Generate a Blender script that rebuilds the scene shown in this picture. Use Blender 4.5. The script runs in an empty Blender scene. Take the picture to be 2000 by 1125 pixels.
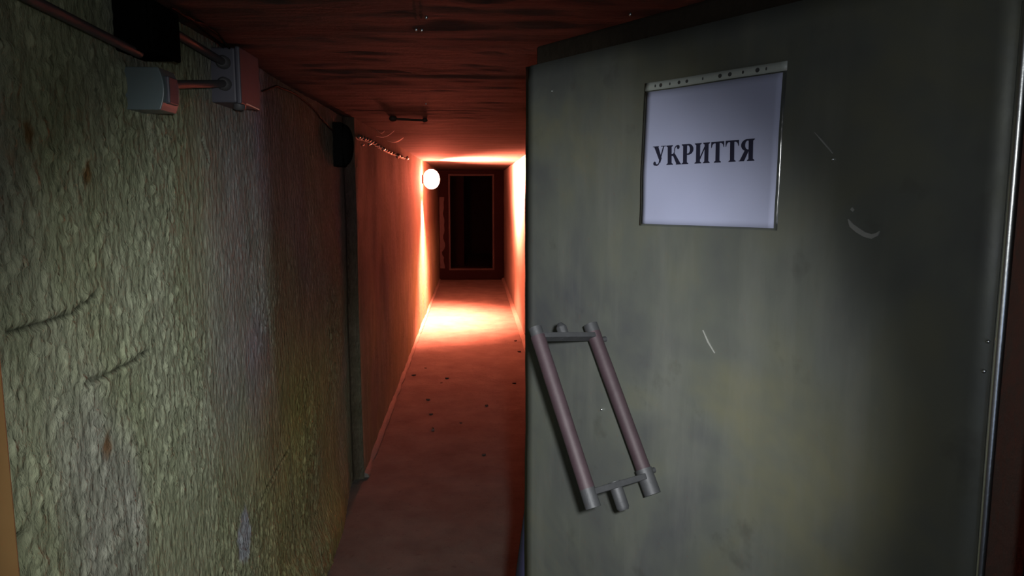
import bpy, bmesh, math, random
from mathutils import Vector, Matrix, noise
random.seed(7)
C = bpy.context.scene.collection
SC = bpy.context.scene

# ------------------------------------------------------------------ camera
FPX = 1444.0
YAW, PITCH, CAMH = math.radians(2.97), math.radians(7.38), 1.6
cam_d = bpy.data.cameras.new('camera'); cam = bpy.data.objects.new('camera', cam_d); C.objects.link(cam)
cam_d.sensor_width = 36.0; cam_d.lens = 36.0 * FPX / 2000.0; cam_d.clip_start = 0.02; cam_d.clip_end = 100
cam.location = (0, 0, CAMH)
cam.rotation_euler = (math.pi / 2 - PITCH, 0, -YAW)
SC.camera = cam
CM = Matrix.Rotation(-YAW, 3, 'Z') @ Matrix.Rotation(math.pi / 2 - PITCH, 3, 'X')

def ray(px, py):
    return (CM @ Vector(((px - 1000) / FPX, -(py - 562.5) / FPX, -1.0)))
def hit(px, py, p0, n):
    d = ray(px, py); o = Vector((0, 0, CAMH))
    return o + d * ((Vector(p0) - o).dot(n) / d.dot(n))
def hitX(px, py, x): return hit(px, py, (x, 0, 0), Vector((1, 0, 0)))
def hitY(px, py, y): return hit(px, py, (0, y, 0), Vector((0, 1, 0)))
def hitZ(px, py, z): return hit(px, py, (0, 0, z), Vector((0, 0, 1)))

# ------------------------------------------------------------------ world, exposure
w = bpy.data.worlds.new('world'); SC.world = w; w.use_nodes = True
w.node_tree.nodes['Background'].inputs[0].default_value = (0.55, 0.6, 0.8, 1)
w.node_tree.nodes['Background'].inputs[1].default_value = 0.012
SC.view_settings.view_transform = 'Standard'; SC.view_settings.look = 'None'
SC.view_settings.gamma = 1.0; SC.view_settings.use_curve_mapping = False
SC.view_settings.exposure = 0.0
try:
    SC.cycles.sample_clamp_indirect = 6.0
    SC.cycles.use_denoising = True
    SC.cycles.max_bounces = 8; SC.cycles.diffuse_bounces = 4
except Exception: pass

# torch held beside the lens: the soft cold light on the near wall and the door
sp = bpy.data.lights.new('torch', 'SPOT'); so = bpy.data.objects.new('torch', sp); C.objects.link(so)
sp.energy = 135; sp.color = (0.97, 0.98, 0.96); sp.spot_size = math.radians(66); sp.spot_blend = 1.0
sp.shadow_soft_size = 0.022
so.location = (0.06, -0.02, CAMH + 0.04)
so.rotation_euler = (CM @ Vector((0, 0, -1))).to_track_quat('-Z', 'Y').to_euler()
TORCH_AIM = ray(800, 860)
so.rotation_euler = TORCH_AIM.to_track_quat('-Z', 'Y').to_euler()
sq = bpy.data.lights.new('torch_fill', 'SPOT'); sqo = bpy.data.objects.new('torch_fill', sq); C.objects.link(sqo)  # weak wide fill added at the torch to brighten the door's steel edge
sq.energy = 6.5; sq.color = sp.color; sq.spot_size = math.radians(140); sq.spot_blend = 1.0; sq.shadow_soft_size = 0.02
sqo.location = so.location; sqo.rotation_euler = so.rotation_euler
# cold daylight that falls in from the entrance behind the photographer
dl = bpy.data.lights.new('entrance_daylight', 'AREA'); do = bpy.data.objects.new('entrance_daylight', dl); C.objects.link(do)
dl.shape = 'RECTANGLE'; dl.size = 0.7; dl.size_y = 1.2; dl.energy = 4.5; dl.color = (0.6, 0.72, 1.0)
do.location = (-0.1, -2.4, 1.1); do.rotation_euler = (math.radians(90), 0, 0)
LAMP = 650.0          # radiance of the glowing globe down the passage

# ------------------------------------------------------------------ geometry helpers
class MB:
    def __init__(s): s.v = []; s.f = []; s.sm = []
    def add(s, vs, fs, smooth=False):
        b = len(s.v); s.v += [tuple(p) for p in vs]
        s.f += [tuple(b + i for i in f) for f in fs]; s.sm += [smooth] * len(fs); return s
    def box(s, lo, hi, M=None, smooth=False):
        x0, y0, z0 = lo; x1, y1, z1 = hi
        vs = [Vector(p) for p in ((x0,y0,z0),(x1,y0,z0),(x1,y1,z0),(x0,y1,z0),(x0,y0,z1),(x1,y0,z1),(x1,y1,z1),(x0,y1,z1))]
        if M: vs = [M @ p for p in vs]
        return s.add(vs, [(0,3,2,1),(4,5,6,7),(0,1,5,4),(1,2,6,5),(2,3,7,6),(3,0,4,7)], smooth)
    def tube(s, pts, r, n=14, caps=True, flat=None):
        pts = [Vector(p) for p in pts]; rs = r if isinstance(r, (list, tuple)) else [r] * len(pts)
        rings = []; up = Vector((0.13, 0.31, 0.94)).normalized(); prev = None
        for i, p in enumerate(pts):
            t = (pts[min(i + 1, len(pts) - 1)] - pts[max(i - 1, 0)]).normalized()
            if prev is None:
                a = t.cross(up)
                if a.length < 0.1: a = t.cross(Vector((1, 0, 0)))
                a.normalize()
            else:
                a = (prev - t * prev.dot(t)).normalized()
            prev = a; b = t.cross(a).normalized()
            rings.append([p + (a * math.cos(q) + b * math.sin(q)) * rs[i] for q in [2 * math.pi * k / n for k in range(n)]])
        vs = [q for g in rings for q in g]
        fs = [(i*n+k, i*n+(k+1)%n, (i+1)*n+(k+1)%n, (i+1)*n+k) for i in range(len(pts)-1) for k in range(n)]
        s.add(vs, fs, True)
        if caps:
            s.add(rings[0], [tuple(reversed(range(n)))]); s.add(rings[-1], [tuple(range(n))])
        return s
    def sphere(s, c, r, nu=24, nv=14, sc=(1, 1, 1)):
        c = Vector(c); vs = []; fs = []
        for j in range(nv + 1):
            th = math.pi * j / nv
            for i in range(nu):
                ph = 2 * math.pi * i / nu
                vs.append(c + Vector((r*sc[0]*math.sin(th)*math.cos(ph), r*sc[1]*math.sin(th)*math.sin(ph), r*sc[2]*math.cos(th))))
        for j in range(nv):
            for i in range(nu): fs.append((j*nu+i, (j+1)*nu+i, (j+1)*nu+(i+1)%nu, j*nu+(i+1)%nu))
        return s.add(vs, fs, True)
    def build(s, name, mat, parent=None, bevel=0, seg=2, weld=False):
        me = bpy.data.meshes.new(name); me.from_pydata(s.v, [], s.f)
        me.polygons.foreach_set('use_smooth', s.sm); me.materials.append(mat)
        if weld:
            bm = bmesh.new(); bm.from_mesh(me); bmesh.ops.remove_doubles(bm, verts=bm.verts, dist=1e-5)
            bmesh.ops.recalc_face_normals(bm, faces=bm.faces); bm.to_mesh(me); bm.free()
        me.update()
        o = bpy.data.objects.new(name, me); C.objects.link(o)
        if parent: o.parent = parent; o.matrix_parent_inverse = Matrix.Identity(4)
        if bevel:
            m = o.modifiers.new('bevel', 'BEVEL'); m.width = bevel; m.segments = seg; m.limit_method = 'ANGLE'
        return o
def tag(o, label=None, cat=None, group=None, kind=None):
    if label: o['label'] = label
    if cat: o['category'] = cat
    if group: o['group'] = group
    if kind: o['kind'] = kind
    return o
def empty(name, loc, label, cat, group=None, kind=None, rot=None):
    o = bpy.data.objects.new(name, None); C.objects.link(o); o.location = loc; o.empty_display_size = 0.05
    if rot: o.rotation_euler = rot
    return tag(o, label, cat, group, kind)
def part(mb, name, mat, parent, **k):
    """vertices are given in world space, moved into the parent's space"""
    bpy.context.view_layer.update()
    P = parent.matrix_world.inverted()
    mb.v = [tuple(P @ Vector(p)) for p in mb.v]
    return mb.build(name, mat, parent, **k)
def oriented(center, ax, ay, az):
    M = Matrix((ax, ay, az)).transposed().to_4x4(); M.translation = Vector(center); return M

# ------------------------------------------------------------------ materials
class NT:
    def __init__(s, name):
        m = bpy.data.materials.new(name); m.use_nodes = True; s.m = m; s.t = m.node_tree; s.n = s.t.nodes
        s.b = s.n['Principled BSDF']; s.out = s.n['Material Output']
        s.co = s.n.new('ShaderNodeTexCoord').outputs['Object']
    def L(s, a, b): s.t.links.new(a, b)
    def map(s, sc=(1, 1, 1), rot=(0, 0, 0)):
        k = s.n.new('ShaderNodeMapping'); k.inputs['Scale'].default_value = sc; k.inputs['Rotation'].default_value = rot
        s.L(s.co, k.inputs[0]); return k.outputs[0]
    def noise(s, scale=5, detail=4, rough=0.55, dist=0, v=None):
        k = s.n.new('ShaderNodeTexNoise'); k.inputs['Scale'].default_value = scale; k.inputs['Detail'].default_value = detail
        k.inputs['Roughness'].default_value = rough; k.inputs['Distortion'].default_value = dist
        s.L(v or s.co, k.inputs['Vector']); return k.outputs['Fac']
    def voro(s, scale=5, v=None, feature='F1'):
        k = s.n.new('ShaderNodeTexVoronoi'); k.feature = feature; k.inputs['Scale'].default_value = scale
        s.L(v or s.co, k.inputs['Vector']); return k.outputs['Distance']
    def ramp(s, f, stops):
        k = s.n.new('ShaderNodeValToRGB'); e = k.color_ramp.elements
        while len(e) > len(stops): e.remove(e[-1])
        while len(e) < len(stops): e.new(0.5)
        for i, (p, c) in enumerate(stops):
            e[i].position = p; e[i].color = (c[0], c[1], c[2], 1) if isinstance(c, (tuple, list)) else (c, c, c, 1)
        s.L(f, k.inputs[0]); return k.outputs[0]
    def mix(s, f, a, b, mode='MIX'):
        k = s.n.new('ShaderNodeMix'); k.data_type = 'RGBA'; k.blend_type = mode
        for v, i in ((f, 0), (a, 6), (b, 7)):
            if hasattr(v, 'node'): s.L(v, k.inputs[i])
            elif i == 0: k.inputs[0].default_value = v
            else: k.inputs[i].default_value = (v[0], v[1], v[2], 1)
        return k.outputs[2]
    def math(s, op, a, b=0.0):
        k = s.n.new('ShaderNodeMath'); k.operation = op
        for v, i in ((a, 0), (b, 1)):
            if hasattr(v, 'node'): s.L(v, k.inputs[i])
            else: k.inputs[i].default_value = v
        return k.outputs[0]
    def attr(s, name):
        k = s.n.new('ShaderNodeAttribute'); k.attribute_name = name; return k.outputs['Color']
    def bump(s, h, strength=0.5, dist=0.01):
        k = s.n.new('ShaderNodeBump'); k.inputs['Strength'].default_value = strength; k.inputs['Distance'].default_value = dist
        s.L(h, k.inputs['Height']); s.L(k.outputs[0], s.b.inputs['Normal']); return k
    def set(s, color=None, rough=None, metal=None, spec=None):
        for v, nme in ((color, 'Base Color'), (rough, 'Roughness'), (metal, 'Metallic'), (spec, 'Specular IOR Level')):
            if v is None: continue
            if hasattr(v, 'node'): s.L(v, s.b.inputs[nme])
            elif nme == 'Base Color': s.b.inputs[nme].default_value = (v[0], v[1], v[2], 1)
            else: s.b.inputs[nme].default_value = v
        return s

def simple(name, c1, c2, rough=0.5, metal=0.0, scale=20, bump=0.1, spec=None, dist=0.002):
    t = NT(name); f = t.noise(scale, 5, 0.6)
    t.set(t.mix(f, c1, c2), rough, metal, spec)
    if bump: t.bump(t.noise(scale * 2.5, 4), bump, dist)
    return t.m

def m_left():
    t = NT('left_wall_plaster')
    v = t.map((1, 1, 0.45))
    fine = t.noise(120, 5, 0.65, 0.3, v)
    f2 = t.noise(9, 5, 0.6, 0, t.map((1, 1, 0.5)))
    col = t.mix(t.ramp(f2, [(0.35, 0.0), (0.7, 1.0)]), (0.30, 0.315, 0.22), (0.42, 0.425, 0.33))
    col = t.mix(t.ramp(fine, [(0.3, 0.35), (0.6, 0.0)]), col, (0.13, 0.12, 0.09))
    streak = t.noise(1, 4, 0.6, 0, t.map((6, 16, 0.6)))
    a = t.attr('stain_shade')
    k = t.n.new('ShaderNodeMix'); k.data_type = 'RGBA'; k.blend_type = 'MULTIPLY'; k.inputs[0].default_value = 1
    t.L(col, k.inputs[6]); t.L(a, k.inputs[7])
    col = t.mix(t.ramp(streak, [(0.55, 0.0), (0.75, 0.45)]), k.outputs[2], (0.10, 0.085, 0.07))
    t.set(col, 0.9, 0, 0.12)
    h = t.math('ADD', t.math('MULTIPLY', t.noise(70, 6, 0.6, 0.4, v), 1.0), t.math('MULTIPLY', t.voro(60, v), 0.5))
    t.bump(h, 1.0, 0.007)
    return t.m
def m_right():
    t = NT('right_wall_plaster')
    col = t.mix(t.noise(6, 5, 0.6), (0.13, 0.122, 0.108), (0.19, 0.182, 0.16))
    t.set(col, 0.8); t.bump(t.noise(60, 6, 0.6), 0.5, 0.006); return t.m
def m_ceiling():
    t = NT('ceiling_boards_concrete')
    v = t.map((0.5, 3.2, 1)); st = t.noise(3.2, 6, 0.62, 0.35, v)
    col = t.ramp(st, [(0.25, (0.020, 0.020, 0.019)), (0.45, (0.038, 0.038, 0.035)), (0.62, (0.056, 0.056, 0.051)), (0.8, (0.09, 0.09, 0.082))])
    v2 = t.map((1.2, 7, 1)); st2 = t.noise(7, 4, 0.6, 0.8, v2)
    col = t.mix(t.ramp(st2, [(0.62, 0.0), (0.72, 0.55)]), col, (0.02, 0.014, 0.01))
    t.set(col, 0.85, 0, 0.12)
    h = t.math('ADD', t.noise(14, 6, 0.65, 0.3, t.map((0.7, 3.5, 1))), t.math('MULTIPLY', t.noise(80, 4, 0.6), 0.35))
    t.bump(h, 0.4, 0.01); return t.m
def m_floor():
    t = NT('dusty_concrete_floor')
    n1 = t.noise(4, 6, 0.6); n2 = t.noise(26, 6, 0.65, 0.3)
    col = t.ramp(n1, [(0.3, (0.095, 0.088, 0.080)), (0.7, (0.15, 0.142, 0.128))])
    col = t.mix(t.ramp(n2, [(0.6, 0.0), (0.72, 0.6)]), col, (0.07, 0.064, 0.058))
    t.set(col, 0.9, 0, 0.12)
    t.bump(t.math('ADD', n2, t.math('MULTIPLY', t.noise(120, 3), 0.3)), 0.55, 0.012); return t.m
def m_door():
    t = NT('door_sheet_steel')
    n1 = t.noise(2.6, 4, 0.6, 0.4); n2 = t.noise(1, 5, 0.6, 0, t.map((14, 14, 2.2)))
    col = t.ramp(n1, [(0.32, (0.085, 0.090, 0.100)), (0.5, (0.128, 0.138, 0.122)), (0.68, (0.172, 0.170, 0.112))])
    col = t.mix(t.ramp(n2, [(0.5, 0.0), (0.75, 0.4)]), col, (0.20, 0.205, 0.185))
    col = t.mix(t.ramp(t.noise(11, 4, 0.6), [(0.62, 0.0), (0.75, 0.4)]), col, (0.06, 0.058, 0.05))
    r = t.ramp(t.noise(7, 4, 0.6), [(0.3, 0.42), (0.7, 0.62)])
    t.set(col, r, 0.35, 0.4); t.bump(t.noise(90, 4, 0.6), 0.12, 0.002); return t.m
def m_emit():
    t = NT('glowing_lamp_glass'); t.set((0.9, 0.9, 0.9), 0.3)
    t.b.inputs['Emission Color'].default_value = (1.0, 0.165, 0.095, 1); t.b.inputs['Emission Strength'].default_value = LAMP
    return t.m
def m_sleeve():
    t = NT('clear_plastic_sleeve')
    g = t.n.new('ShaderNodeBsdfGlossy'); g.inputs['Roughness'].default_value = 0.14
    tr = t.n.new('ShaderNodeBsdfTransparent'); tr.inputs[0].default_value = (0.95, 0.96, 0.98, 1)
    b = t.n.new('ShaderNodeBump'); b.inputs['Strength'].default_value = 0.25; b.inputs['Distance'].default_value = 0.004
    t.L(t.noise(22, 2, 0.5, 0.5), b.inputs['Height']); t.L(b.outputs[0], g.inputs['Normal'])
    mx = t.n.new('ShaderNodeMixShader'); fr = t.n.new('ShaderNodeLayerWeight'); fr.inputs[0].default_value = 0.5
    t.L(t.math('ADD', t.math('MULTIPLY', t.math('POWER', fr.outputs['Facing'], 5.0), 0.9), 0.03), mx.inputs[0]); t.L(tr.outputs[0], mx.inputs[1]); t.L(g.outputs[0], mx.inputs[2])
    t.L(mx.outputs[0], t.out.inputs[0]); return t.m

M = dict(
    left=m_left(), right=m_right(), ceil=m_ceiling(), floor=m_floor(), door=m_door(), glow=m_emit(), sleeve=m_sleeve(),
    wood=simple('old_brown_timber', (0.018, 0.014, 0.010), (0.040, 0.031, 0.023), 0.9, 0, 9, 0.6, spec=0.08, dist=0.01),
    jambwood=simple('ochre_jamb_timber', (0.20, 0.11, 0.035), (0.30, 0.17, 0.06), 0.7, 0, 9, 0.4),
    steel=simple('bright_worn_steel', (0.80, 0.84, 0.86), (0.92, 0.95, 0.97), 0.34, 1.0, 60, 0.1),
    dsteel=simple('dark_steel', (0.03, 0.032, 0.036), (0.065, 0.067, 0.073), 0.6, 0.4, 40, 0.3),
    grip=simple('purple_brown_painted_rod', (0.024, 0.013, 0.017), (0.044, 0.026, 0.034), 0.62, 0.1, 30, 0.2),
    white=simple('white_switch_plastic', (0.12, 0.165, 0.18), (0.145, 0.19, 0.205), 0.4, 0, 12, 0.05),
    lilac=simple('pale_grey_box_plastic', (0.07, 0.07, 0.092), (0.09, 0.09, 0.115), 0.5, 0, 14, 0.1),
    conduit=simple('grey_conduit_plastic', (0.055, 0.055, 0.06), (0.08, 0.08, 0.085), 0.55, 0, 20, 0.1),
    black=simple('black_plastic', (0.004, 0.004, 0.004), (0.008, 0.008, 0.008), 0.95, 0, 20, 0.1, spec=0.0),
    cable=simple('black_cable_rubber', (0.006, 0.006, 0.006), (0.012, 0.012, 0.012), 0.7, 0, 20, 0.1, spec=0.1),
    pale=simple('pale_glossy_cable', (0.16, 0.13, 0.11), (0.3, 0.26, 0.23), 0.35, 0.0, 90, 0.3),
    flake=simple('pale_paint_flake', (0.5, 0.45, 0.4), (0.7, 0.64, 0.58), 0.7, 0, 30, 0.2),
    plaster=simple('pale_kerb_plaster', (0.14, 0.13, 0.115), (0.21, 0.195, 0.175), 0.85, 0, 25, 0.6, dist=0.01),
    paper=simple('lilac_white_paper', (0.42, 0.43, 0.575), (0.48, 0.49, 0.62), 0.8, 0, 5, 0.0),
    strip=simple('grey_white_plastic_strip', (0.32, 0.35, 0.33), (0.38, 0.41, 0.38), 0.45, 0, 8, 0.0),
    hole=simple('dark_punched_hole', (0.03, 0.03, 0.03), (0.05, 0.05, 0.05), 0.8, 0, 8, 0.0),
    ink=simple('navy_black_ink', (0.006, 0.006, 0.022), (0.010, 0.010, 0.030), 0.7, 0, 8, 0.0),
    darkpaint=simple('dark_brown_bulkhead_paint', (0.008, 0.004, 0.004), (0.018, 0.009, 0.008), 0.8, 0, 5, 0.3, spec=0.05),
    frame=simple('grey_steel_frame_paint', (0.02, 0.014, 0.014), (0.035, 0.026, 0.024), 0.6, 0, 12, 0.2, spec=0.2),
    pebble=simple('dark_crumbled_grit', (0.04, 0.035, 0.03), (0.10, 0.09, 0.08), 0.85, 0, 60, 0.4),
    foil=simple('silver_foil', (0.85, 0.85, 0.85), (0.95, 0.95, 0.95), 0.2, 1.0, 60, 0.3),
    scuff=simple('pale_grey_scuff', (0.21, 0.215, 0.20), (0.26, 0.265, 0.25), 0.7, 0, 90, 0.0),
    navy=simple('dark_navy_strip', (0.014, 0.014, 0.04), (0.03, 0.03, 0.07), 0.6, 0, 12, 0.2),
    rust=simple('rust_brown_iron', (0.02, 0.010, 0.006), (0.05, 0.022, 0.012), 0.8, 0.2, 50, 0.5),
)

# ------------------------------------------------------------------ dimensions
XL, XR, ZC = -0.63, 0.557, 1.992
YEND = 13.6
YSTEP1, YSTEP2 = 2.46, 4.02

def seg_d(p, a, b):
    ax, ay = a; bx, by = b; px, py = p
    dx, dy = bx - ax, by - ay; t = max(0, min(1, ((px-ax)*dx + (py-ay)*dy) / (dx*dx + dy*dy + 1e-12)))
    return math.hypot(px - ax - t*dx, py - ay - t*dy)
def sstep(a, b, x):
    t = max(0.0, min(1.0, (x - a) / (b - a))); return t * t * (3 - 2 * t)
def YZ(px, py, x=XL):
    p = hitX(px, py, x); return (p.y, p.z)

# ---- left wall: rough, chipped plaster
cracks = [[YZ(80, 650), YZ(150, 628), YZ(200, 607), YZ(242, 570)], [YZ(215, 748), YZ(262, 728), YZ(300, 708), YZ(335, 684)],
          [YZ(540, 985), YZ(552, 950), YZ(572, 915), YZ(592, 880)], [YZ(432, 270), YZ(437, 290), YZ(444, 312)]]
rust_spots = [(YZ(122, 262), 0.020), (YZ(225, 338), 0.020), (YZ(260, 870), 0.022)]
scar = [(YZ(90, 1080), 0.032), (YZ(105, 1055), 0.018)]
grey_patch = (YZ(508, 1045), 0.075, 0.085)
def left_disp(y, z):
    d = 0.010 * noise.noise(Vector((y*1.3, z*1.1, 3.0)))*(0.6 if y < 4 else 1) + 0.005 * noise.noise(Vector((y*4.0, z*2.5, 9.0)))
    smooth = sstep(1.6, 2.0, y)*sstep(1.15, 1.4, z); mask = (1-0.75*smooth)*sstep(-0.3, 0.3, noise.noise(Vector((y*2.2, z*1.6, 21.0))) + 0.3*math.exp(-((y-1.5)**2)/0.25 - ((z-1.4)**2)/0.3))
    near = 1 - sstep(3.2, 4.6, y)
    wy = y + 0.010 * noise.noise(Vector((y*16, z*16, 1))); wz = z + 0.016 * noise.noise(Vector((y*16, z*16, 5)))
    pt = Vector((wy*66, wz*44, 0.5)); q = noise.voronoi(pt); c0 = q[1][0]
    hgt = noise.cell(Vector((c0.x*7.3, c0.y*7.3, c0.z))) ; hgt = max(0.0, hgt - math.floor(hgt) - 0.45) / 0.55
    edge = sstep(0.0, 0.14, q[0][1] - q[0][0])
    chip = (hgt*0.0052 * edge + 0.0003 * edge)
    pt2 = Vector((wy*95, wz*60, 3.5)); q2 = noise.voronoi(pt2)
    chip += 0.0016 * sstep(0.0, 0.3, q2[0][1]-q2[0][0])
    d += chip * (0.12 + 0.88 * mask) * (0.25 + 0.75 * near)
    d += 0.0016 * noise.noise(Vector((y*70, z*38, 2.0))) * (0.4 + 0.6 * near)
    if y < 3.2:
        for cr in cracks:
            m = min(seg_d((y, z), cr[i], cr[i+1]) for i in range(len(cr)-1))
            if m < 0.03: d -= 0.008 * (1 - sstep(0.0, 0.010, m)) - 0.003 * (1 - sstep(0.008, 0.03, m))
        for (c, r) in scar:
            m = math.hypot(y-c[0], z-c[1]); d -= 0.010 * (1 - sstep(r*0.6, r, m))
    # the first stretch stands a little proud of the next, the far stretch starts after a shallow break
    d += 0.004 * (1 - sstep(YSTEP1 - 0.05, YSTEP1 + 0.02, y + 0.02 * noise.noise(Vector((0, z*3, 4)))))
    d -= 0.052 * (1 - sstep(YSTEP2 - 0.008, YSTEP2 + 0.008, y))
    d += 0.055 * (1 - sstep(0.02, 0.30, z)) * (1 - sstep(3.3, 4.0, y))
    return d
def chipcol(y, z):
    wy = y + 0.010 * noise.noise(Vector((y*16, z*16, 1))); wz = z + 0.016 * noise.noise(Vector((y*16, z*16, 5)))
    c0 = noise.voronoi(Vector((wy*66, wz*44, 0.5)))[1][0]
    h = noise.cell(Vector((c0.x*7.3, c0.y*7.3, c0.z))); h = max(0.0, h - math.floor(h) - 0.45)/0.55
    k = 0.93 + 0.22*h*h
    for cr in cracks:
        m = min(seg_d((y, z), cr[i], cr[i+1]) for i in range(len(cr)-1))
        if m < 0.02: k *= 1 - 0.75*(1 - sstep(0.001, 0.006 + 0.006*abs(noise.noise(Vector((y*30, z*30, 2)))), m))
    return k
def stain_shade(y, z):
    g = 0.5 + 0.9 * noise.noise(Vector((y*1.6, z*1.3, 40.0))); g = max(0, min(1, g))
    c = [0.92 + 0.10*g, 0.98 + 0.08*g, 0.98 - 0.20*g]            # olive growth over bluish lime wash
    b = sstep(0.05, 0.45, noise.noise(Vector((y*2.2 + 7, z*1.5, 61.0))))
    c = [c[0]*(1-0.08*b), c[1]*(1-0.12*b), c[2]*(1+0.10*b)]
    k = 1.1*sstep(YSTEP1 - 0.06, YSTEP1 + 0.12, y)                   # darker and browner further in
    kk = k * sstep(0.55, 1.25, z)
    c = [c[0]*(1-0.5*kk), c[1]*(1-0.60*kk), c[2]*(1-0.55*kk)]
    if y < 4.1:
        ck = chipcol(y, z); c = [q*ck for q in c]
    lv = sstep(1.75, 2.1, y)*(1-sstep(2.4, 2.6, y))*sstep(0.75, 1.15, z)
    c = [c[0]*(1-0.08*lv), c[1]*(1-0.14*lv), c[2]*(1+0.22*lv)]
    rv = sstep(3.93, 4.0, y)*(1-sstep(4.02, 4.05, y)); c = [c[0]*(1-0.72*rv), c[1]*(1-0.78*rv), c[2]*(1-0.78*rv)]  # shade on the break's end face, painted into the wall colour
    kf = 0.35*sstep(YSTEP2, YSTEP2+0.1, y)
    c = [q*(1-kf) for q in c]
    ok = sstep(2.0, 2.5, y) * (1 - sstep(0.7, 1.3, z)) * (1 - sstep(3.3, 3.9, y))
    c = [c[0]*(1+0.12*ok), c[1]*(1-0.02*ok), c[2]*(1-0.35*ok)]
    for (p, r) in rust_spots:
        m = 1 - sstep(r*0.3, r, math.hypot(y-p[0], (z-p[1])*0.6) + 0.008*noise.noise(Vector((y*60, z*60, 0))))
        c = [c[0]*(1-0.35*m), c[1]*(1-0.62*m), c[2]*(1-0.75*m)]
    (p, ry, rz) = grey_patch
    m = 1 - sstep(0.7, 1.05, math.hypot((y-p[0])/ry, (z-p[1])/rz) + 0.35*noise.noise(Vector((y*22, z*22, 0))))
    c = [c[0]*(1-m)+1.15*m, c[1]*(1-m)+1.2*m, c[2]*(1-m)+1.75*m]
    for (p, r) in scar:
        m = 1 - sstep(r*0.6, r, math.hypot(y-p[0], z-p[1])); c = [q*(1-0.5*m) for q in c]
    return c
def grid_mesh(name, us, vs, fn, mat, colfn=None, flip=False, backfn=None):
    nu, nv = len(us), len(vs)
    verts = [fn(u, v) for u in us for v in vs]
    faces = []
    for i in range(nu-1):
        for j in range(nv-1):
            a = i*nv + j; q = (a, a+nv, a+nv+1, a+1)
            faces.append(tuple(reversed(q)) if flip else q)
    nfront = len(faces)
    if backfn:                                                   # real thickness behind the relief
        rim = [i*nv for i in range(nu)] + [(nu-1)*nv + j for j in range(1, nv)] + [i*nv + nv-1 for i in range(nu-2, -1, -1)] + [j for j in range(nv-2, 0, -1)]
        base = len(verts)
        verts += [backfn(*verts[r]) for r in rim]; n = len(rim)
        for k in range(n):
            q = (rim[k], base+k, base+(k+1) % n, rim[(k+1) % n]); faces.append(tuple(reversed(q)) if flip else q)
        q = tuple(base+k for k in range(n)); faces.append(q if not flip else tuple(reversed(q)))
    me = bpy.data.meshes.new(name); me.from_pydata(verts, [], faces)
    me.polygons.foreach_set('use_smooth', [k < nfront for k in range(len(faces))]); me.materials.append(mat)
    if colfn:
        ca = me.color_attributes.new('stain_shade', 'FLOAT_COLOR', 'POINT'); buf = []
        for v in verts: c = colfn(v[1], v[2]); buf += [c[0], c[1], c[2], 1.0]
        ca.data.foreach_set('color', buf)
    me.update(); o = bpy.data.objects.new(name, me); C.objects.link(o); return o
def lin(a, b, step):
    n = max(1, int(round((b-a)/step))); return [a + (b-a)*i/n for i in range(n+1)]

ys = lin(0.74, 1.0, 0.009) + lin(1.0, 2.6, 0.006)[1:] + lin(2.6, 4.1, 0.009)[1:] + lin(4.1, YEND, 0.045)[1:]
zs = lin(-0.02, ZC + 0.03, 0.0065)
wl = grid_mesh('wall_left', ys, zs, lambda y, z: (XL + left_disp(y, z), y, z), M['left'], stain_shade, flip=False,
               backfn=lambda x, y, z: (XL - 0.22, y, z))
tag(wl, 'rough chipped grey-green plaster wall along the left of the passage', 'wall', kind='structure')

def right_x(y, z):
    base = XR if y > 2.6 else 0.70
    return (base - 0.006*noise.noise(Vector((y*3, z*3, 0))) - 0.003*noise.noise(Vector((y*22, z*16, 3))), y, z)
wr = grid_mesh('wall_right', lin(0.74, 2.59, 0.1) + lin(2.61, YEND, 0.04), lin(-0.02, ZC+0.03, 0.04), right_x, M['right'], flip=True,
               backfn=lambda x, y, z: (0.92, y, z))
tag(wr, 'plaster wall on the right of the passage, brightly lit beside the lamp', 'wall', kind='structure')
def ceil_f(y, x):
    d = 0.008*noise.noise(Vector((x*0.8, y*1.6, 0))) + 0.0022*noise.noise(Vector((x*2.5, y*13, 5))) + 0.002*noise.noise(Vector((x*9, y*20, 7)))
    return (x, y, ZC + d)
ce = grid_mesh('ceiling', lin(0.74, 5, 0.025) + lin(5, YEND, 0.06)[1:], lin(-0.86, 0.93, 0.03), ceil_f, M['ceil'], flip=False,
               backfn=lambda x, y, z: (x, y, ZC + 0.2))
tag(ce, 'low brown board-marked concrete ceiling with dark cracks', 'ceiling', kind='structure')
def floor_f(y, x):
    return (x, y, 0.006*noise.noise(Vector((x*2, y*2, 11))) + 0.003*noise.noise(Vector((x*11, y*11, 3))))
fl = grid_mesh('floor', lin(-1.2, 2.6, 0.1) + lin(2.6, 10, 0.03)[1:] + lin(10, YEND, 0.08)[1:], lin(-0.86, 0.93, 0.03), floor_f, M['floor'], flip=True,
               backfn=lambda x, y, z: (x, y, -0.2))
tag(fl, 'dusty concrete floor of the passage', 'floor', kind='structure')

# plaster kerbs along the foot of both walls
def kerb(name, x0, sgn, y0, y1, wdt, label):
    prof = [(0, -0.01), (wdt, -0.01), (wdt*0.85, 0.016), (wdt*0.4, 0.030), (0.0, 0.04)]
    pts = lin(y0, y1, 0.04); vs = []; fs = []
    for y in pts:
        for (a, z) in prof:
            wv = 0.012*noise.noise(Vector((y*5, z*20, sgn))) + 0.006*noise.noise(Vector((y*17, z*20, sgn)))
            vs.append((x0 + sgn*(a + (wv if a > 0 else 0)), y, z + (wv*0.5 if z > 0 else 0)))
    n = len(prof)
    for i in range(len(pts)-1):
        for j in range(n-1):
            a = i*n+j; q = (a, a+1, a+n+1, a+n); fs.append(q if sgn > 0 else tuple(reversed(q)))
    mb = MB(); mb.add(vs, fs, True); mb.add(vs[:n], [tuple(range(n))]); mb.add(vs[-n:], [tuple(range(n))])
    o = mb.build(name, M['plaster']); tag(o, label, 'kerb', kind='structure'); return o
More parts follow.
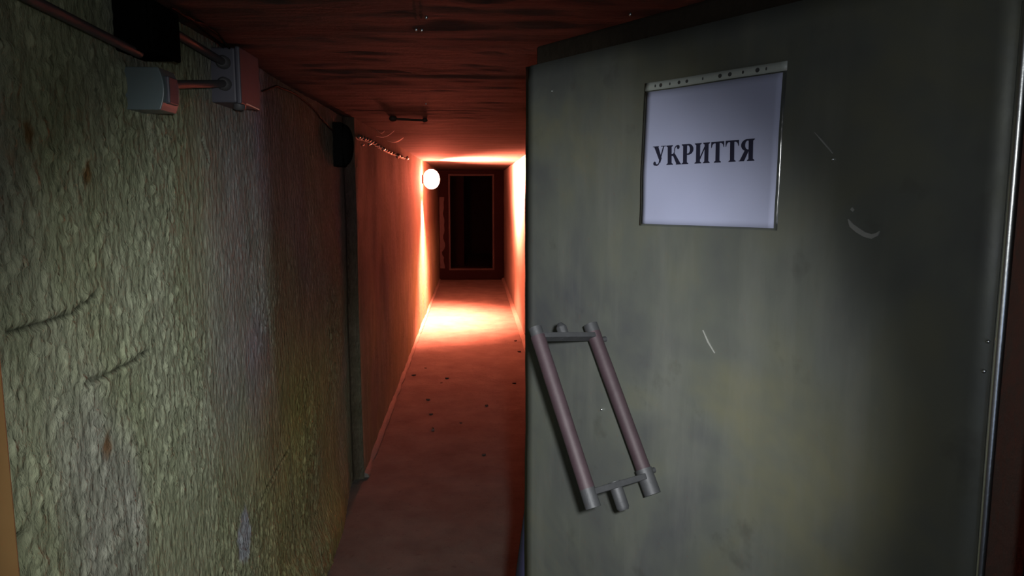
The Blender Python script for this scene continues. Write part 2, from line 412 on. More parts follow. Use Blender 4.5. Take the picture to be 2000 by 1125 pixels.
kerb('baseboard_left', XL - 0.02, 1, YSTEP2 + 0.03, YEND - 0.02, 0.05, 'low pale plaster kerb along the foot of the left wall')
kerb('baseboard_right', XR + 0.01, -1, 2.62, YEND - 0.02, 0.06, 'low pale plaster kerb along the foot of the right wall')

# ------------------------------------------------------------------ end bulkhead with a dark doorway and the passage beyond
bl = hitY(880, 525, YEND); tr = hitY(962, 343, YEND)
x0, x1, z0, z1 = bl.x, tr.x, bl.z, tr.z
mb = MB()
mb.box((-0.86, YEND, -0.1), (x0, YEND+0.3, ZC+0.1)).box((x1, YEND, -0.1), (0.93, YEND+0.3, ZC+0.1))
mb.box((x0, YEND, -0.1), (x1, YEND+0.3, z0)).box((x0, YEND, z1), (x1, YEND+0.3, ZC+0.1))
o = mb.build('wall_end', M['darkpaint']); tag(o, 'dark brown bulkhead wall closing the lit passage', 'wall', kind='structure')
fw = 0.028
mb = MB()
for (a, b, c, d) in ((x0-fw, x0+0.006, z0-fw, z1+fw), (x1-0.006, x1+fw, z0-fw, z1+fw)): mb.box((a, YEND-0.02, c), (b, YEND+0.12, d))
mb.box((x0, YEND-0.02, z0-fw), (x1, YEND+0.12, z0+0.006)).box((x0, YEND-0.02, z1-0.006), (x1, YEND+0.12, z1+fw))
o = mb.build('trim_1', M['frame'], bevel=0.004); tag(o, 'steel frame with a raised sill around the far dark doorway', 'door frame', kind='structure')
mb = MB(); YB = YEND + 0.3; YF = YB + 5.5
mb.box((-0.72, YB, -0.1), (-0.62, YF, 2.1)).box((0.56, YB, -0.1), (0.66, YF, 2.1))
mb.box((-0.62, YF, -0.1), (0.56, YF+0.1, 2.1))
pp = hitY(906, 400, YB + 2.4)
mb.box((-0.62, YB+2.3, -0.1), (pp.x, YB+2.5, 2.1))
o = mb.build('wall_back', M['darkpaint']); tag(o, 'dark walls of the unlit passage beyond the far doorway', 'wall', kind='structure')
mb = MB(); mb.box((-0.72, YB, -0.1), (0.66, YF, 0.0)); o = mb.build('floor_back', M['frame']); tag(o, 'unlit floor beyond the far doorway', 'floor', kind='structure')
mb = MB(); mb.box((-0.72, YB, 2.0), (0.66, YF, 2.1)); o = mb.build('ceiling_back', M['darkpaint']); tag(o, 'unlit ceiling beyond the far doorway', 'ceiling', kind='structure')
# ragged pale plaster strip beside the far doorway
a = hitY(858, 385, YEND); b = hitY(868, 524, YEND)
n = 26; vs = []
for i in range(n+1):
    z = a.z + (b.z - a.z)*i/n
    xl = a.x + 0.008*noise.noise(Vector((0, z*9, 1))); xr = b.x + 0.03*noise.noise(Vector((3, z*7, 1))) - (0.04 if 0.75 < i/n < 0.82 else 0)
    vs += [(xl, YEND-0.012, z), (xr, YEND-0.012, z), (xr, YEND+0.0, z), (xl, YEND+0.0, z)]
mb = MB(); mb.add(vs, [(4*i+p, 4*i+(p+1)%4, 4*i+4+(p+1)%4, 4*i+4+p) for i in range(n) for p in range(4)])
o = mb.build('trim_2', simple('pinkish_plaster_strip', (0.035, 0.028, 0.028), (0.06, 0.045, 0.045), 0.8)); tag(o, 'ragged pale plaster strip left of the far doorway', 'plaster strip', kind='structure')

# ------------------------------------------------------------------ near doorway timber frame
JX = -0.452
mb = MB(); mb.box((-0.80, 0.60, -0.05), (JX, 0.72, 2.05))
o = mb.build('trim_3', M['jambwood'], bevel=0.006); tag(o, 'ochre brown timber post at the left of the near doorway', 'door frame', kind='structure')
vs = []; fs = []                                            # right post with a ragged, broken inner arris
zz = lin(-0.05, 2.05, 0.03)
for z in zz:
    e = 0.024*noise.noise(Vector((z*4, 0, 2))) + 0.016*noise.noise(Vector((z*14, 0, 5)))
    xi = 0.545 + e
    vs += [(xi, 0.60, z), (0.80, 0.60, z), (0.80, 0.735, z), (0.600, 0.735, z), (0.590, 0.70, z), (xi, 0.655 + e*0.4, z)]
for i in range(len(zz)-1):
    for p in range(6): fs.append((6*i+p, 6*i+(p+1)%6, 6*i+6+(p+1)%6, 6*i+6+p))
fs += [tuple(range(5, -1, -1)), tuple(6*(len(zz)-1)+p for p in range(6))]
mb = MB(); mb.add(vs, fs); o = mb.build('trim_4', M['wood']); tag(o, 'dark brown chipped timber post at the hinge side of the near doorway', 'door frame', kind='structure')
mb = MB(); mb.box((JX, 0.60, 1.93), (0.545, 0.72, 2.05)); o = mb.build('trim_5', M['wood'], bevel=0.005); tag(o, 'timber head beam over the near doorway', 'door frame', kind='structure')

# ------------------------------------------------------------------ the open steel-faced door
PF = Vector((0.107, 1.532, 0)); PN = Vector((0.571, 0.7615, 0))
DW = (PN - PF).length; DU = (PN - PF).normalized(); DN = Vector((DU.y, -DU.x, 0)).normalized()
if DN.dot(Vector((0, 0, 0)) - PF) < 0: DN = -DN              # faces the photographer
DT = 1.850
door = empty('door_1', (PN.x, PN.y, 0), 'open grey-green sheet steel door with a paper sign and pull handle', 'door', kind='structure')
def D(u, z, n): return PF + DU*u + DN*n + Vector((0, 0, z))  # u from the free edge, n out of the face
def dhit(px, py, n=0.0):
    p = hit(px, py, PF + DN*n, DN); return p
def dbox(mb, u0, u1, z0, z1, n0, n1):
    Mx = oriented(PF, DU, DN, Vector((0, 0, 1))); return mb.box((u0, n0, z0), (u1, n1, z1), Mx)
# folded sheet skin with faintly uneven surface
us = lin(0, DW, 0.03); zs2 = lin(0.012, DT, 0.03)
def sk(u, z):
    e = 0.0016*noise.noise(Vector((u*3, z*2.2, 8)))
    du = 0.0
    if u < 1e-6: du = 0.004*noise.noise(Vector((z*3, 0, 0))) + 0.002*noise.noise(Vector((z*15, 0, 0)))
    return tuple(D(u+du, z, e))
sheet = grid_mesh('sheet_skin', us, zs2, sk, M['door'], flip=False, backfn=lambda x, y, z: tuple(Vector((x, y, z)) - DN*0.006))
sheet.parent = door; sheet.matrix_parent_inverse = Matrix.Translation(-door.location)
core = dbox(MB(), 0.024, DW-0.02, 0.02, DT+0.038, -0.062, -0.008)
part(core, 'timber_core', M['wood'], door, bevel=0.006)
# rounded bright steel edge on the hinge side (hand-bent, slightly wavy)
mb = MB(); pts = [D(DW + 0.001 + 0.0015*noise.noise(Vector((z*3, 1, 1))), z, 0.003) for z in lin(0.015, 1.795, 0.03)]
mb.tube(pts, [0.0052 - 0.0020*(1-sstep(0.7, 1.5, p.z)) for p in pts], 20)
part(mb, 'hinge_edge', M['steel'], door)['label'] = 'bright worn steel edge'
# dark navy strip at the lower free edge, widening downwards
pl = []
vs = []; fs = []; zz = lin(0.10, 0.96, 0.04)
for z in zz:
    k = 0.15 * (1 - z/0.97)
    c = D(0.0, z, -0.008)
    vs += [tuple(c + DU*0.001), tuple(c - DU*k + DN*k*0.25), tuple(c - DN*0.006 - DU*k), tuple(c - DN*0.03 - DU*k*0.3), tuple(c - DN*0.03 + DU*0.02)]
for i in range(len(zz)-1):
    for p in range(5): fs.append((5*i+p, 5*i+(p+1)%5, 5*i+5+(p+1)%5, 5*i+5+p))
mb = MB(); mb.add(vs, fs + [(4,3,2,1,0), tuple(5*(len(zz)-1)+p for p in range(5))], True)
part(mb, 'edge_strip', M['navy'], door)['label'] = 'dark navy strip at the free edge'
# small bright screw heads on the sheet
for (px, py, r) in ((1078, 178, 0.0014), (1175, 800, 0.0026), (1930, 667, 0.0022), (1922, 725, 0.0024), (1627, 311, 0.0022)):
    c = dhit(px, py, 0.0015); mb = MB().sphere(c, r, 14, 8, (1, 1, 1)); part(mb, 'screw', M['steel'], door)
# pale scuffs on the paint
def scuff(pts, wds):
    P = [dhit(x, y, 0.0022) for x, y in pts]; vs = []
    for i, p in enumerate(P):
        t = (P[min(i+1, len(P)-1)] - P[max(i-1, 0)]).normalized(); s = t.cross(DN).normalized()
        vs += [tuple(p + s*wds[i]), tuple(p - s*wds[i]), tuple(p - s*wds[i] - DN*0.002), tuple(p + s*wds[i] - DN*0.002)]
    f = [(4*i+p, 4*i+(p+1)%4, 4*i+4+(p+1)%4, 4*i+4+p) for i in range(len(P)-1) for p in range(4)]
    mb = MB(); mb.add(vs, f); return part(mb, 'scuff_mark', M['scuff'], door)
scuff([(1656, 428), (1662, 440), (1675, 450), (1688, 458), (1702, 462), (1712, 458), (1717, 452)], [0.0006, 0.0028, 0.0032, 0.003, 0.003, 0.002, 0.0006])
scuff([(1662, 407), (1667, 412)], [0.002, 0.0016])
scuff([(1590, 258), (1605, 275), (1618, 290), (1626, 300)], [0.0004, 0.0009, 0.0008, 0.0004])
scuff([(1372, 645), (1382, 668), (1395, 690)], [0.0004, 0.001, 0.0004])

# ---- pull handle: two rods joined by end plates, standing off the sheet
handle_mb = MB()
def hp(px, py, n): return dhit(px, py, n)
NB, NA = 0.022, 0.150
B0, B1 = hp(1153, 634, NB), hp(1275, 966, NB)
A0, A1 = hp(1045, 640, NA), hp(1159, 992, NA)
# keep both rods parallel
dB = (B1 - B0); dA = (A1 - A0)
def on(P0, P1, t): return P0 + (P1 - P0)*t
R = 0.0125
rdir = ((B1-B0).normalized() + (A1-A0).normalized()).normalized()
def bar(mb, p, q, w2, th):
    ax = (q-p).normalized(); ay = (rdir - ax*rdir.dot(ax)).normalized(); az = ax.cross(ay)
    Mx = oriented(p, ax, ay, az); mb.box((-0.004, -th, -w2), ((q-p).length + 0.004, th, w2), Mx)
At, Bt = on(A0, A1, 0.055), on(B0, B1, 0.075)
Ab, Bb = on(A0, A1, 0.925), on(B0, B1, 0.90)
bar(handle_mb, At, Bt, 0.011, 0.0045); bar(handle_mb, Ab, Bb, 0.011, 0.0050)
# end sockets
for (P, Q, a, b, r) in ((A0, A1, 0.0, 0.05, R*0.92), (A0, A1, 0.90, 1.0, R*1.02), (B0, B1, 0.0, 0.05, R*1.05), (B0, B1, 0.86, 1.0, R*1.15)):
    handle_mb.tube([on(P, Q, a), on(P, Q, b)], r, 20)
# middle stubs
ct = on(At, Bt, 0.45); cb = on(Ab, Bb, 0.45)
ct2 = hp(1095, 640, (NA+NB)*0.55); cb2 = hp(1222, 986, (NA+NB)*0.5)
handle_mb.tube([ct + rdir*0.004, ct - rdir*0.018, ct - rdir*0.026], [0.010, 0.010, 0.004], 8)
handle_mb.tube([cb - rdir*0.006, cb + rdir*0.036, cb + rdir*0.041], [0.0105, 0.0105, 0.008], 18)
# feet that carry the frame on the sheet
handle_mb.tube([on(B0, B1, 0.10), on(B0, B1, 0.10) - DN*NB], 0.005, 12)
handle_mb.tube([on(B0, B1, 0.88), on(B0, B1, 0.88) - DN*NB], 0.005, 12)
handle = part(handle_mb, 'pull_handle', M['dsteel'], door, bevel=0.0012)
handle['label'] = 'dark steel handle frame with two purple-brown rods'
for (P, Q, a, b, r) in ((A0, A1, 0.05, 0.90, R), (B0, B1, 0.05, 0.88, R*1.02)):
    mb = MB(); k = lin(a, b, 0.08); mb.tube([on(P, Q, t) for t in k], [r*(1+0.04*noise.noise(Vector((t*9, r*99, 0)))) for t in k], 22)
    part(mb, 'grip_rod', M['grip'], handle)

# ------------------------------------------------------------------ paper sign in a punched plastic sleeve
SN = 0.008
TL, TR, BL, BR = dhit(1262, 163, SN), dhit(1541, 119, SN), dhit(1250, 440, SN), dhit(1521, 450, SN)
sign = empty('paper_sign', tuple((BL+BR)/2), 'white paper sign reading УКРИТТЯ in a clear punched sleeve on the steel door', 'sign')
def S(u, v, n=0.0): return (BL*(1-u) + BR*u)*(1-v) + (TL*(1-u) + TR*u)*v + DN*n
def wav(u, v): return 0.0016*math.sin(u*7+v*3) + 0.004*max(0, u-0.8)*5*max(0.2, v) * 0.6 + 0.0012*noise.noise(Vector((u*4, v*4, 2)))
def sgrid(u0, u1, v0, v1, n, th, nu=24, nv=20):
    vs = []; fs = []
    for side in (0, 1):
        for i in range(nu+1):
            for j in range(nv+1):
                u = u0+(u1-u0)*i/nu; v = v0+(v1-v0)*j/nv; vs.append(tuple(S(u, v, n + wav(u, v) - side*th)))
    o = (nu+1)*(nv+1)
    for i in range(nu):
        for j in range(nv):
            a = i*(nv+1)+j; fs += [(a, a+nv+1, a+nv+2, a+1), (o+a, o+a+1, o+a+nv+2, o+a+nv+1)]
    for i in range(nu): a = i*(nv+1); fs += [(a, o+a, o+a+nv+1, a+nv+1)]; a += nv; fs += [(a, a+nv+1, o+a+nv+1, o+a)]
    for j in range(nv): a = j; fs += [(a, a+1, o+a+1, o+a)]; a = nu*(nv+1)+j; fs += [(a, o+a, o+a+1, a+1)]
    mb = MB(); mb.add(vs, fs, True); return mb
paper = part(sgrid(0.012, 0.972, 0.012, 0.938, 0.0, 0.0003), 'paper_sheet', M['paper'], sign)
sleeve = part(sgrid(0.0, 1.0, 0.0, 0.945, 0.0016, 0.0002), 'plastic_sleeve', M['sleeve'], sign)
strip = part(sgrid(0.0, 1.0, 0.945, 1.0, 0.0018, 0.0005, 24, 2), 'punched_strip', M['strip'], sign)
strip['label'] = 'grey-white punched top strip'
mb = MB()
def disc(mb, u, v, ru, rv, n=0.0026):
    N = 16; vs = [tuple(S(u, v, n + wav(u, v)))] + [tuple(S(u+ru*math.cos(2*math.pi*k/N), v+rv*math.sin(2*math.pi*k/N), n + wav(u, v))) for k in range(N)]
    mb.add(vs, [(0, 1+k, 1+(k+1)%N) for k in range(N)])
for (px, r) in ((1286, 0.5), (1298, 1.0), (1318, 0.45), (1338, 0.9), (1355, 0.85), (1389, 0.4), (1424, 1.0), (1443, 1.0), (1467, 0.55), (1492, 1.05), (1507, 0.4)):
    mb = MB(); u = (px-1262)/(1541-1262); disc(mb, u, 0.972, 0.0125*r, 0.0135*max(r, 0.75)); part(mb, 'punch_hole', M['hole'], strip)
# lettering: Cyrillic bold serif capitals drawn as polygons, cap height 1
TQ = [dhit(1279, 323.5, SN), dhit(1474, 314.0, SN), dhit(1279, 286.5, SN), dhit(1476, 270.8, SN)]
def uvof(p):   # world point on the door plane -> sign (u, v)
    u = v = 0.5
    for _ in range(30):
        q = S(u, v); e = p - q; du = (S(u+1e-3, v)-q)/1e-3; dv = (S(u, v+1e-3)-q)/1e-3
        a, b, c = du.dot(du), du.dot(dv), dv.dot(dv); r1, r2 = e.dot(du), e.dot(dv); det = a*c-b*b
        u += (c*r1-b*r2)/det; v += (a*r2-b*r1)/det
    return u, v
TU = [uvof(p) for p in TQ]
TOTAL = 7.08
def T(x, y):
    s = x/TOTAL
    u = (TU[0][0]*(1-s)+TU[1][0]*s)*(1-y) + (TU[2][0]*(1-s)+TU[3][0]*s)*y
    v = (TU[0][1]*(1-s)+TU[1][1]*s)*(1-y) + (TU[2][1]*(1-s)+TU[3][1]*s)*y
    return tuple(S(u, v, 0.0026 + wav(u, v)))
let = MB()
def P(ox, pts): let.add([T(ox+x, y) for x, y in pts], [tuple(range(len(pts)))])
def rect(ox, a, b, c, d): P(ox, [(a, c), (b, c), (b, d), (a, d)])
def serif(ox, a, b, y, up=True):      # foot or head serif with a little bracket
    s = 1 if up else -1
    P(ox, [(a-.10, y), (b+.10, y), (b+.10, y+s*.035), (b, y+s*.09), (a, y+s*.09), (a-.10, y+s*.035)])
def stem(ox, a, b, top=True, bot=True):
    rect(ox, a, b, 0, 1)
    if bot: serif(ox, a, b, 0)
    if top: serif(ox, a, b, 1, False)
def ringseg(ox, cx, cy, orx, ory, irx, iry, a0, a1, n=16):
    for k in range(n):
        t0, t1 = math.radians(a0+(a1-a0)*k/n), math.radians(a0+(a1-a0)*(k+1)/n)
        P(ox, [(cx+orx*math.cos(t0), cy+ory*math.sin(t0)), (cx+orx*math.cos(t1), cy+ory*math.sin(t1)), (cx+irx*math.cos(t1), cy+iry*math.sin(t1)), (cx+irx*math.cos(t0), cy+iry*math.sin(t0))])
def disk(ox, cx, cy, r): P(ox, [(cx+r*math.cos(2*math.pi*k/14), cy+r*math.sin(2*math.pi*k/14)) for k in range(14)])
x = 0.0
# У
P(x, [(.08, 1), (.40, 1), (.67, .36), (.56, .12)]); rect(x, .0, .46, .965, 1.0); rect(x, .62, 1.0, .965, 1.0)
P(x, [(.79, 1), (.88, 1), (.52, .13), (.43, .13), (.51, .33)])
ringseg(x, .28, .17, .235, .19, .17, .11, -100, -10, 12); disk(x, .13, .10, .105); P(x, [(.13, .0), (.30, -.02), (.30, .05), (.18, .1)])
x += 1.02
# К
stem(x, .11, .40); P(x, [(.36, .46), (.36, .53), (.50, .56), (.58, .48), (.48, .44)])
P(x, [(.46, .54), (.78, .0), (1.10, .0), (.63, .58)]); rect(x, .72, 1.12, 0, .04)
ringseg(x, .86, .74, .27, .25, .21, .19, 90, 200, 14); P(x, [(.60, .66), (.66, .66), (.56, .52), (.48, .52)]); disk(x, .89, .885, .105)
x += 1.14
# Р
stem(x, .11, .39); ringseg(x, .47, .73, .38, .275, .13, .19, -90, 90, 18); rect(x, .34, .47, .935, 1.0); rect(x, .34, .47, .46, .525)
x += 0.93
# И
stem(x, .11, .39); stem(x, .70, .98); P(x, [(.37, .14), (.37, .29), (.72, .86), (.72, .71)])
x += 1.12
for _ in range(2):   # Т Т
    rect(x, .05, .95, .925, 1.0); rect(x, .36, .64, 0, 1); serif(x, .36, .64, 0)
    P(x, [(.05, 1), (.05, .72), (.085, .72), (.14, .86), (.28, .945), (.28, 1)]); P(x, [(.95, 1), (.72, 1), (.72, .945), (.86, .86), (.915, .72), (.95, .72)])
    x += 1.0
# Я
stem(x, .57, .85); ringseg(x, .49, .73, .40, .275, .14, .19, 90, 270, 18); rect(x, .49, .62, .935, 1.0); rect(x, .44, .62, .46, .525)
P(x, [(-.02, 0), (.29, 0), (.60, .50), (.33, .50)]); rect(x, -.06, .22, 0, .04)
part(let, 'lettering', M['ink'], paper)

# ------------------------------------------------------------------ glowing lamp on the left wall
LP = hitY(838, 350, 9.25)
LP = Vector((XL + 0.115, LP.y, LP.z))
lamp = empty('wall_lamp', (XL, LP.y, LP.z), 'glowing round glass lamp high on the left wall of the passage', 'lamp')
mb = MB(); mb.tube([(XL-0.03, LP.y, LP.z), (XL+0.018, LP.y, LP.z), (XL+0.024, LP.y, LP.z)], [0.055, 0.055, 0.045], 28); part(mb, 'base_plate', M['black'], lamp)
mb = MB(); mb.tube([(XL+0.02, LP.y, LP.z), (LP.x-0.045, LP.y, LP.z)], 0.028, 20); part(mb, 'socket', M['black'], lamp)
mb = MB().sphere(LP, 0.112, 28, 18, (0.9, 1, 1.08)); part(mb, 'glass_globe', M['glow'], lamp)
# added spot below the globe: makes the bright pool on the floor
ld = bpy.data.lights.new('added_down_spot', 'SPOT'); lo = bpy.data.objects.new('added_down_spot', ld); C.objects.link(lo)
ld.energy = 8000; ld.color = (1.0, 0.19, 0.11); ld.spot_size = math.radians(106); ld.spot_blend = 1.0; ld.shadow_soft_size = 0.05
lo.location = LP + Vector((0.07, 0, -0.17)); lo.rotation_euler = Vector((-0.16, 0, -1)).to_track_quat('-Z', 'Y').to_euler()
# added spot before the globe: brightens right wall and ceiling across the passage
le = bpy.data.lights.new('added_cross_spot', 'SPOT'); leo = bpy.data.objects.new('added_cross_spot', le); C.objects.link(leo)
le.energy = 12000; le.color = (1.0, 0.19, 0.11); le.spot_size = math.radians(158); le.spot_blend = 1.0; le.shadow_soft_size = 0.05
leo.location = LP + Vector((0.16, 0, 0)); leo.rotation_euler = Vector((1, 0, 0.45)).to_track_quat('-Z', 'Y').to_euler()

# ------------------------------------------------------------------ electrics on the near left wall
XW = XL - 0.034
# white rocker switch
p = hitX(250, 172, XW + 0.0)
sx0 = XW - 0.02; y0s = hitX(262, 172, XW+0.005).y
zt, zb = hitY(254, 130, y0s).z, hitY(256, 214, y0s).z
xr_ = hitY(313, 172, y0s).x
sw = empty('light_switch', (XW, y0s, zb), 'white surface-mounted switch with a curved front on the near left wall', 'switch')
L_ = 0.078
mb = MB(); vs = []; fs = []; N = 10
for (yy) in (y0s, y0s+L_):
    ring = [(sx0, yy, zb), (xr_-0.010, yy, zb)]
    for k in range(N+1):
        t = k/N; ring.append((xr_-0.010 + 0.017*math.sin(math.pi*(0.12+0.76*t))**0.8, yy, zb + (zt-zb)*t))
    ring += [(sx0, yy, zt)]; vs += ring
m_ = len(ring)
fs = [tuple(range(m_)), tuple(range(2*m_-1, m_-1, -1))] + [(i, (i+1)%m_, m_+(i+1)%m_, m_+i) for i in range(m_)]
mb.add(vs, fs); part(mb, 'switch_body', M['white'], sw, bevel=0.0018, weld=True)
mb = MB(); mb.box((xr_-0.002, y0s+0.016, zb+0.014), (xr_+0.011, y0s+L_-0.016, zt-0.014)); part(mb, 'rocker', M['lilac'], sw, bevel=0.003)
# junction box
yj = hitX(424, 150, XW+0.0).y
jz1, jz0 = hitY(440, 92, yj).z, hitY(440, 200, yj).z
jx = hitY(470, 150, yj).x
jb = empty('junction_box', (XW, yj, jz0), 'pale grey square junction box fixed near the ceiling on the left wall', 'electrical box')
YL = 0.17
mb = MB(); mb.box((XW-0.05, yj, jz0), (jx-0.013, yj+YL, jz1)); part(mb, 'box_body', M['lilac'], jb, bevel=0.005)
mb = MB(); mb.box((jx-0.012, yj-0.003, jz0-0.003), (jx, yj+YL+0.003, jz1+0.003)); part(mb, 'lid', M['lilac'], jb, bevel=0.004)
gx = (XW+jx)/2
mb = MB(); mb.tube([(gx+0.012, yj+0.04, jz0+0.003), (gx+0.012, yj+0.04, jz0-0.012), (gx+0.012, yj+0.04, jz0-0.016)], [0.016, 0.016, 0.010], 18); part(mb, 'cable_gland', M['conduit'], jb)
mb = MB()
for dz in (0.33, 0.72):
    mb = MB(); q = Vector((gx-0.01, yj, jz0+(jz1-jz0)*dz)); mb.tube([q + Vector((0, 0.003, 0)), q + Vector((0, -0.016, 0)), q + Vector((0, -0.02, 0))], [0.017, 0.017, 0.012], 18); part(mb, 'conduit_socket', M['conduit'], jb)
# copper-coloured wire stub under the box
a = hitY(465, 197, yj+0.03); b = a + Vector((0.012, 0.07, -0.010))
b = hitY(506, 214, yj+0.06)
o = MB().tube([a, (a+b)/2 + Vector((0, 0, 0.002)), b], 0.0016, 8).build('wire', simple('bare_pinkish_wire', (0.8, 0.5, 0.42), (0.9, 0.6, 0.5), 0.3, 0.6)); tag(o, 'short bare pinkish wire end sticking out below the junction box', 'wire')
# conduits
def conduit(name, pts, r, label, mat='conduit', cat='pipe', **k):
    mb = MB(); P_ = [Vector(p) for p in pts]; Q = []
    for i in range(len(P_)-1):
        for t in range(6): Q.append(P_[i].lerp(P_[i+1], t/6))
    Q.append(P_[-1]); o = mb.tube(Q, r, 16).build(name, M[mat]); tag(o, label, cat, **k); return o
xc = XW + 0.018
cz = jz0+(jz1-jz0)*0.33; cz2 = jz0+(jz1-jz0)*0.72
q = hitX(328, 145, xc)
conduit('conduit_pipe', [(sx0+0.035, y0s+L_-0.01, (zt+zb)/2+0.016), (gx-0.01, yj-0.012, cz)], 0.0095, 'lower grey conduit running from the white switch to the junction box')
q = hitX(338, 62, xc); conduit('conduit_pipe', [(xc, q.y, q.z), (gx-0.01, yj-0.012, cz2)], 0.0095, 'upper grey conduit sloping down from the dark box to the junction box')
q0 = hitX(20, -22, xc); q1 = hitX(272, 105, xc)
conduit('conduit_pipe', [(xc, q0.y, q0.z), (xc, q1.y, q1.z)], 0.0085, 'long grey conduit sloping down the wall towards the white switch')
# dark box above the switch
yb_ = hitX(236, 60, XW).y
t_ = hitY(270, -20, yb_).z; u_ = hitY(270, 98, yb_).z; xb_ = hitY(300, 60, yb_).x
bx = empty('fuse_box', (XW, yb_, u_), 'large black box mounted under the ceiling above the white switch', 'electrical box')
mb = MB(); mb.box((XW-0.05, yb_, u_), (xb_-0.012, yb_+0.13, min(t_, ZC-0.03))); part(mb, 'box_body', M['black'], bx, bevel=0.005)
mb = MB(); mb.box((xb_-0.011, yb_-0.002, u_-0.002), (xb_, yb_+0.132, min(t_, ZC-0.03)+0.002)); part(mb, 'lid', M['black'], bx, bevel=0.004)
# loose black cables
def wire(name, pix, x, r, label, mat='cable', wob=0.004, cat='cable', **k):
    base = [hitX(px, py, x) for px, py in pix]; Q = []
    for i in range(len(base)-1):
        for t in range(8):
            p = base[i].lerp(base[i+1], t/8); Q.append(p + Vector((0.3, 0.3, 1))*wob*noise.noise(p*23))
    Q.append(base[-1]); o = MB().tube(Q, r, 10).build(name, M[mat]); tag(o, label, cat, **k); return o
wire('cable', [(336, 12), (352, 24), (385, 48), (412, 70), (436, 92)], XW+0.022, 0.0035, 'thicker black cable looping from the black box onto the junction box')
wire('cable', [(334, 16), (362, 30), (398, 48), (425, 66), (448, 94)], XW+0.040, 0.0028, 'thinner black cable hanging beside its twin above the junction box')
wire('cable', [(512, 178), (540, 168), (575, 182), (605, 205), (628, 232), (655, 262)], XW+0.006, 0.0035, 'thin dark cable sagging along the wall from the junction box to the black fitting')
# black oblong fitting at the ceiling
yf = hitX(657, 280, XW).y; f0 = hitY(670, 325, yf).z; f1 = hitY(670, 238, yf).z; fx = hitY(686, 280, yf).x
ft = empty('wall_fitting', (XW, yf, f0), 'black oblong unlit fitting on the left wall just before the glow', 'wall fitting')
mb = MB(); mb.box((XW-0.05, yf, f0), (XW+0.03, yf+0.14, min(f1, ZC-0.02))); part(mb, 'back_box', M['black'], ft, bevel=0.012, seg=4)
mb = MB(); cy = yf+0.07; vs = []; zc_ = (f0+f1)/2
mb.sphere((XW+0.03, cy, zc_), 1.0, 28, 16, (fx-XW-0.03+0.0, 0.064, (f1-f0)/2*0.94)); part(mb, 'rounded_cover', M['black'], ft)

# pale twisted cable along the ceiling corner, catching the lamp light
XF = XL - 0.02
pix = [(698, 268), (715, 272), (730, 279), (746, 290), (760, 297), (775, 303), (790, 309)]
base = [hitX(px, py, XF + 0.03) for px, py in pix]; Q1 = []; Q2 = []
for i in range(len(base)-1):
    for t in range(14):
        p = base[i].lerp(base[i+1], t/14); s = (i + t/14)*9
        Q1.append(p + Vector((math.cos(s), 0, math.sin(s)))*0.010); Q2.append(p + Vector((math.cos(s+math.pi), 0, math.sin(s+math.pi)))*0.010)
mb = MB(); mb.tube(Q1, 0.0045, 8); mb.tube(Q2, 0.0045, 8)
o = mb.build('twisted_cable', M['pale']); tag(o, 'pale twisted cable glinting along the top of the left wall before the lamp', 'cable')
# shiny lumps added along it to make its glints
for k, (px, py, s) in enumerate([(702, 268, 0.008), (712, 272, 0.010), (708, 283, 0.009), (722, 281, 0.010), (740, 287, 0.007), (749, 291, 0.015), (777, 304, 0.022), (795, 309, 0.02)]):
    c = hitX(px, py, XF + 0.045); mb = MB().sphere(c, s*1.15, 10, 7, (0.8, 1.8, 0.7))
    mb.v = [tuple(Vector(v) + Vector((1, 1, 1))*s*0.5*noise.noise(Vector(v)*60)) for v in mb.v]
    o = mb.build('glint_lump', M['foil']); tag(o, 'crumpled shiny lump added as a glint on the pale cable, %s counted from the black fitting' % ('first', 'third', 'second', 'fourth', 'fifth', 'sixth', 'seventh', 'last')[k], 'foil', group='glint lumps on the pale cable')
# paint flakes peeling off the ceiling
for (a, b, wdt, lab) in (((735, 266), (758, 255), 0.010, 'long thin pale flake peeling from the ceiling near the pale cable'),
                     ((757, 275), (770, 262), 0.028, 'broad pale flake of paint hanging from the ceiling near the lamp'),
                     ((735, 252), (745, 262), 0.007, 'tiny pale flake curling from the ceiling above the pale cable')):
    A = hitX(a[0], a[1], XF+0.06); Bp = hitX(b[0], b[1], XF+0.16 if b[0] > 750 else XF+0.10); Bp.y = A.y + 0.1; Bp.z = ZC - 0.01
    vs = []; n = 8
    for i in range(n+1):
        t = i/n; p = A.lerp(Bp, t) + Vector((0, 0, -0.02*math.sin(math.pi*t)*(1))); ww = wdt*(0.35+math.sin(math.pi*(0.15+0.7*t)))*0.8
        for s in (0, -0.0015): vs += [tuple(p + Vector((0, -ww, s))), tuple(p + Vector((0, ww, s)))]
    fs = []
    for i in range(n): q = 4*i; fs += [(q, q+1, q+5, q+4), (q+2, q+6, q+7, q+3), (q, q+4, q+6, q+2), (q+1, q+3, q+7, q+5)]
    fs += [(0, 2, 3, 1), (4*n, 4*n+1, 4*n+3, 4*n+2)]
    mb = MB(); mb.add(vs, fs); o = mb.build('paint_flake', M['flake']); tag(o, lab, 'paint flake', group='paint flakes peeling near the lamp')
# rusty strap on the ceiling
a = hitZ(768, 232, ZC-0.012); b = hitZ(830, 235, ZC-0.012)
ls = empty('ceiling_strap', tuple((a+b)/2), 'short rusty iron strap with a knob at each end on the ceiling', 'iron strap')
part(MB().tube([a, b], 0.006, 10), 'bar', M['rust'], ls)
for p, r in ((a, 0.02), (b, 0.014)): part(MB().sphere(p, r, 14, 8, (1.1, 1.6, 0.8)), 'knob', M['rust'], ls)
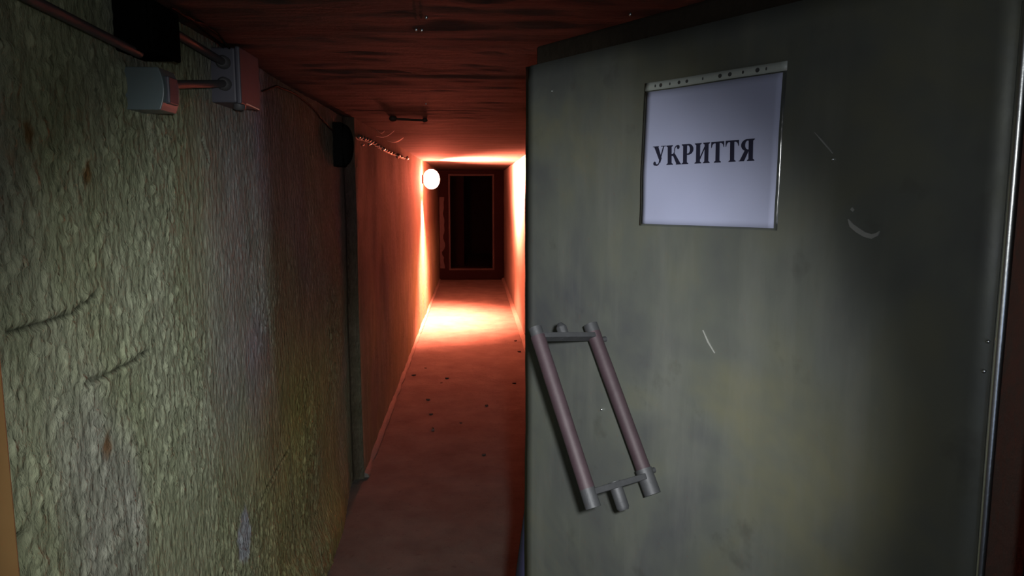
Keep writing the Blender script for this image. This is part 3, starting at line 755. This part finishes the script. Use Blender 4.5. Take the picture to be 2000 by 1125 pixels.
# small bright steel beads on the ceiling
for (px, py, lab) in ((833, 34, 'bright steel bead on the near ceiling, closest to the top of the view'), (824, 59, 'bright steel bead on the ceiling, middle of the near three'),
                 (813, 58, 'bright steel bead on the ceiling just left of the middle one'), (832, 203, 'bright steel bead on the ceiling further in, towards the lamp'),
                 (1231, 28, 'bright steel bead on the dark ceiling above the open door')):
    c = hitZ(px, py, ZC-0.006); o = MB().sphere(c, 0.0035, 12, 8, (1, 1, 1.2)).build('steel_bead', M['steel']); tag(o, lab, 'nail', group='steel beads on the ceiling')

# ------------------------------------------------------------------ litter on the floor
c = hitZ(845, 839, 0.004)
vs = []; mb = MB()
for k in range(9):
    an = k/9*2*math.pi; r = 0.016*(0.6+0.5*random.random()); vs.append((c.x+r*math.cos(an)*1.1, c.y+r*1.4*math.sin(an), 0.006+0.012*random.random()))
vs.append((c.x, c.y, 0.022)); mb.add(vs, [(k, (k+1) % 9, 9) for k in range(9)]); b_ = [(x_, y_, -0.002) for x_, y_, z_ in vs[:9]]
mb.add(vs[:9] + b_, [(9+k, 9+(k+1) % 9, (k+1) % 9, k) for k in range(9)])
o = mb.build('foil_scrap', M['foil']); tag(o, 'small crumpled scrap of shiny foil on the passage floor', 'foil')
spots = [(808, 733, .012), (873, 739, .013), (831, 719, .008), (862, 748, .007), (836, 781, .012), (842, 809, .009), (950, 792, .010), (1004, 749, .010), (1007, 666, .012), (1014, 687, .012), (945, 888, .009), (900, 826, .008)]
proto = None
for i, (px, py, r) in enumerate(spots):
    c = hitZ(px, py, 0.0)
    if proto is None:
        mb = MB().sphere((0, 0, 0), 1.0, 12, 8, (1.2, 0.9, 0.6)); mb.v = [tuple(Vector(v)*(1+0.35*noise.noise(Vector(v)*1.7+Vector((5, 5, 5))))) for v in mb.v]
        o = proto = mb.build('pebble', M['pebble'])
    else:
        o = proto.copy(); C.objects.link(o)
    o.location = (c.x, c.y, r*0.35); o.scale = (r*1.4, r*1.4, r); o.rotation_euler = (0, 0, i*1.3)
    tag(o, 'small dark crumb of rubble lying on the dusty passage floor', 'rubble', 'crumbs of rubble on the floor')
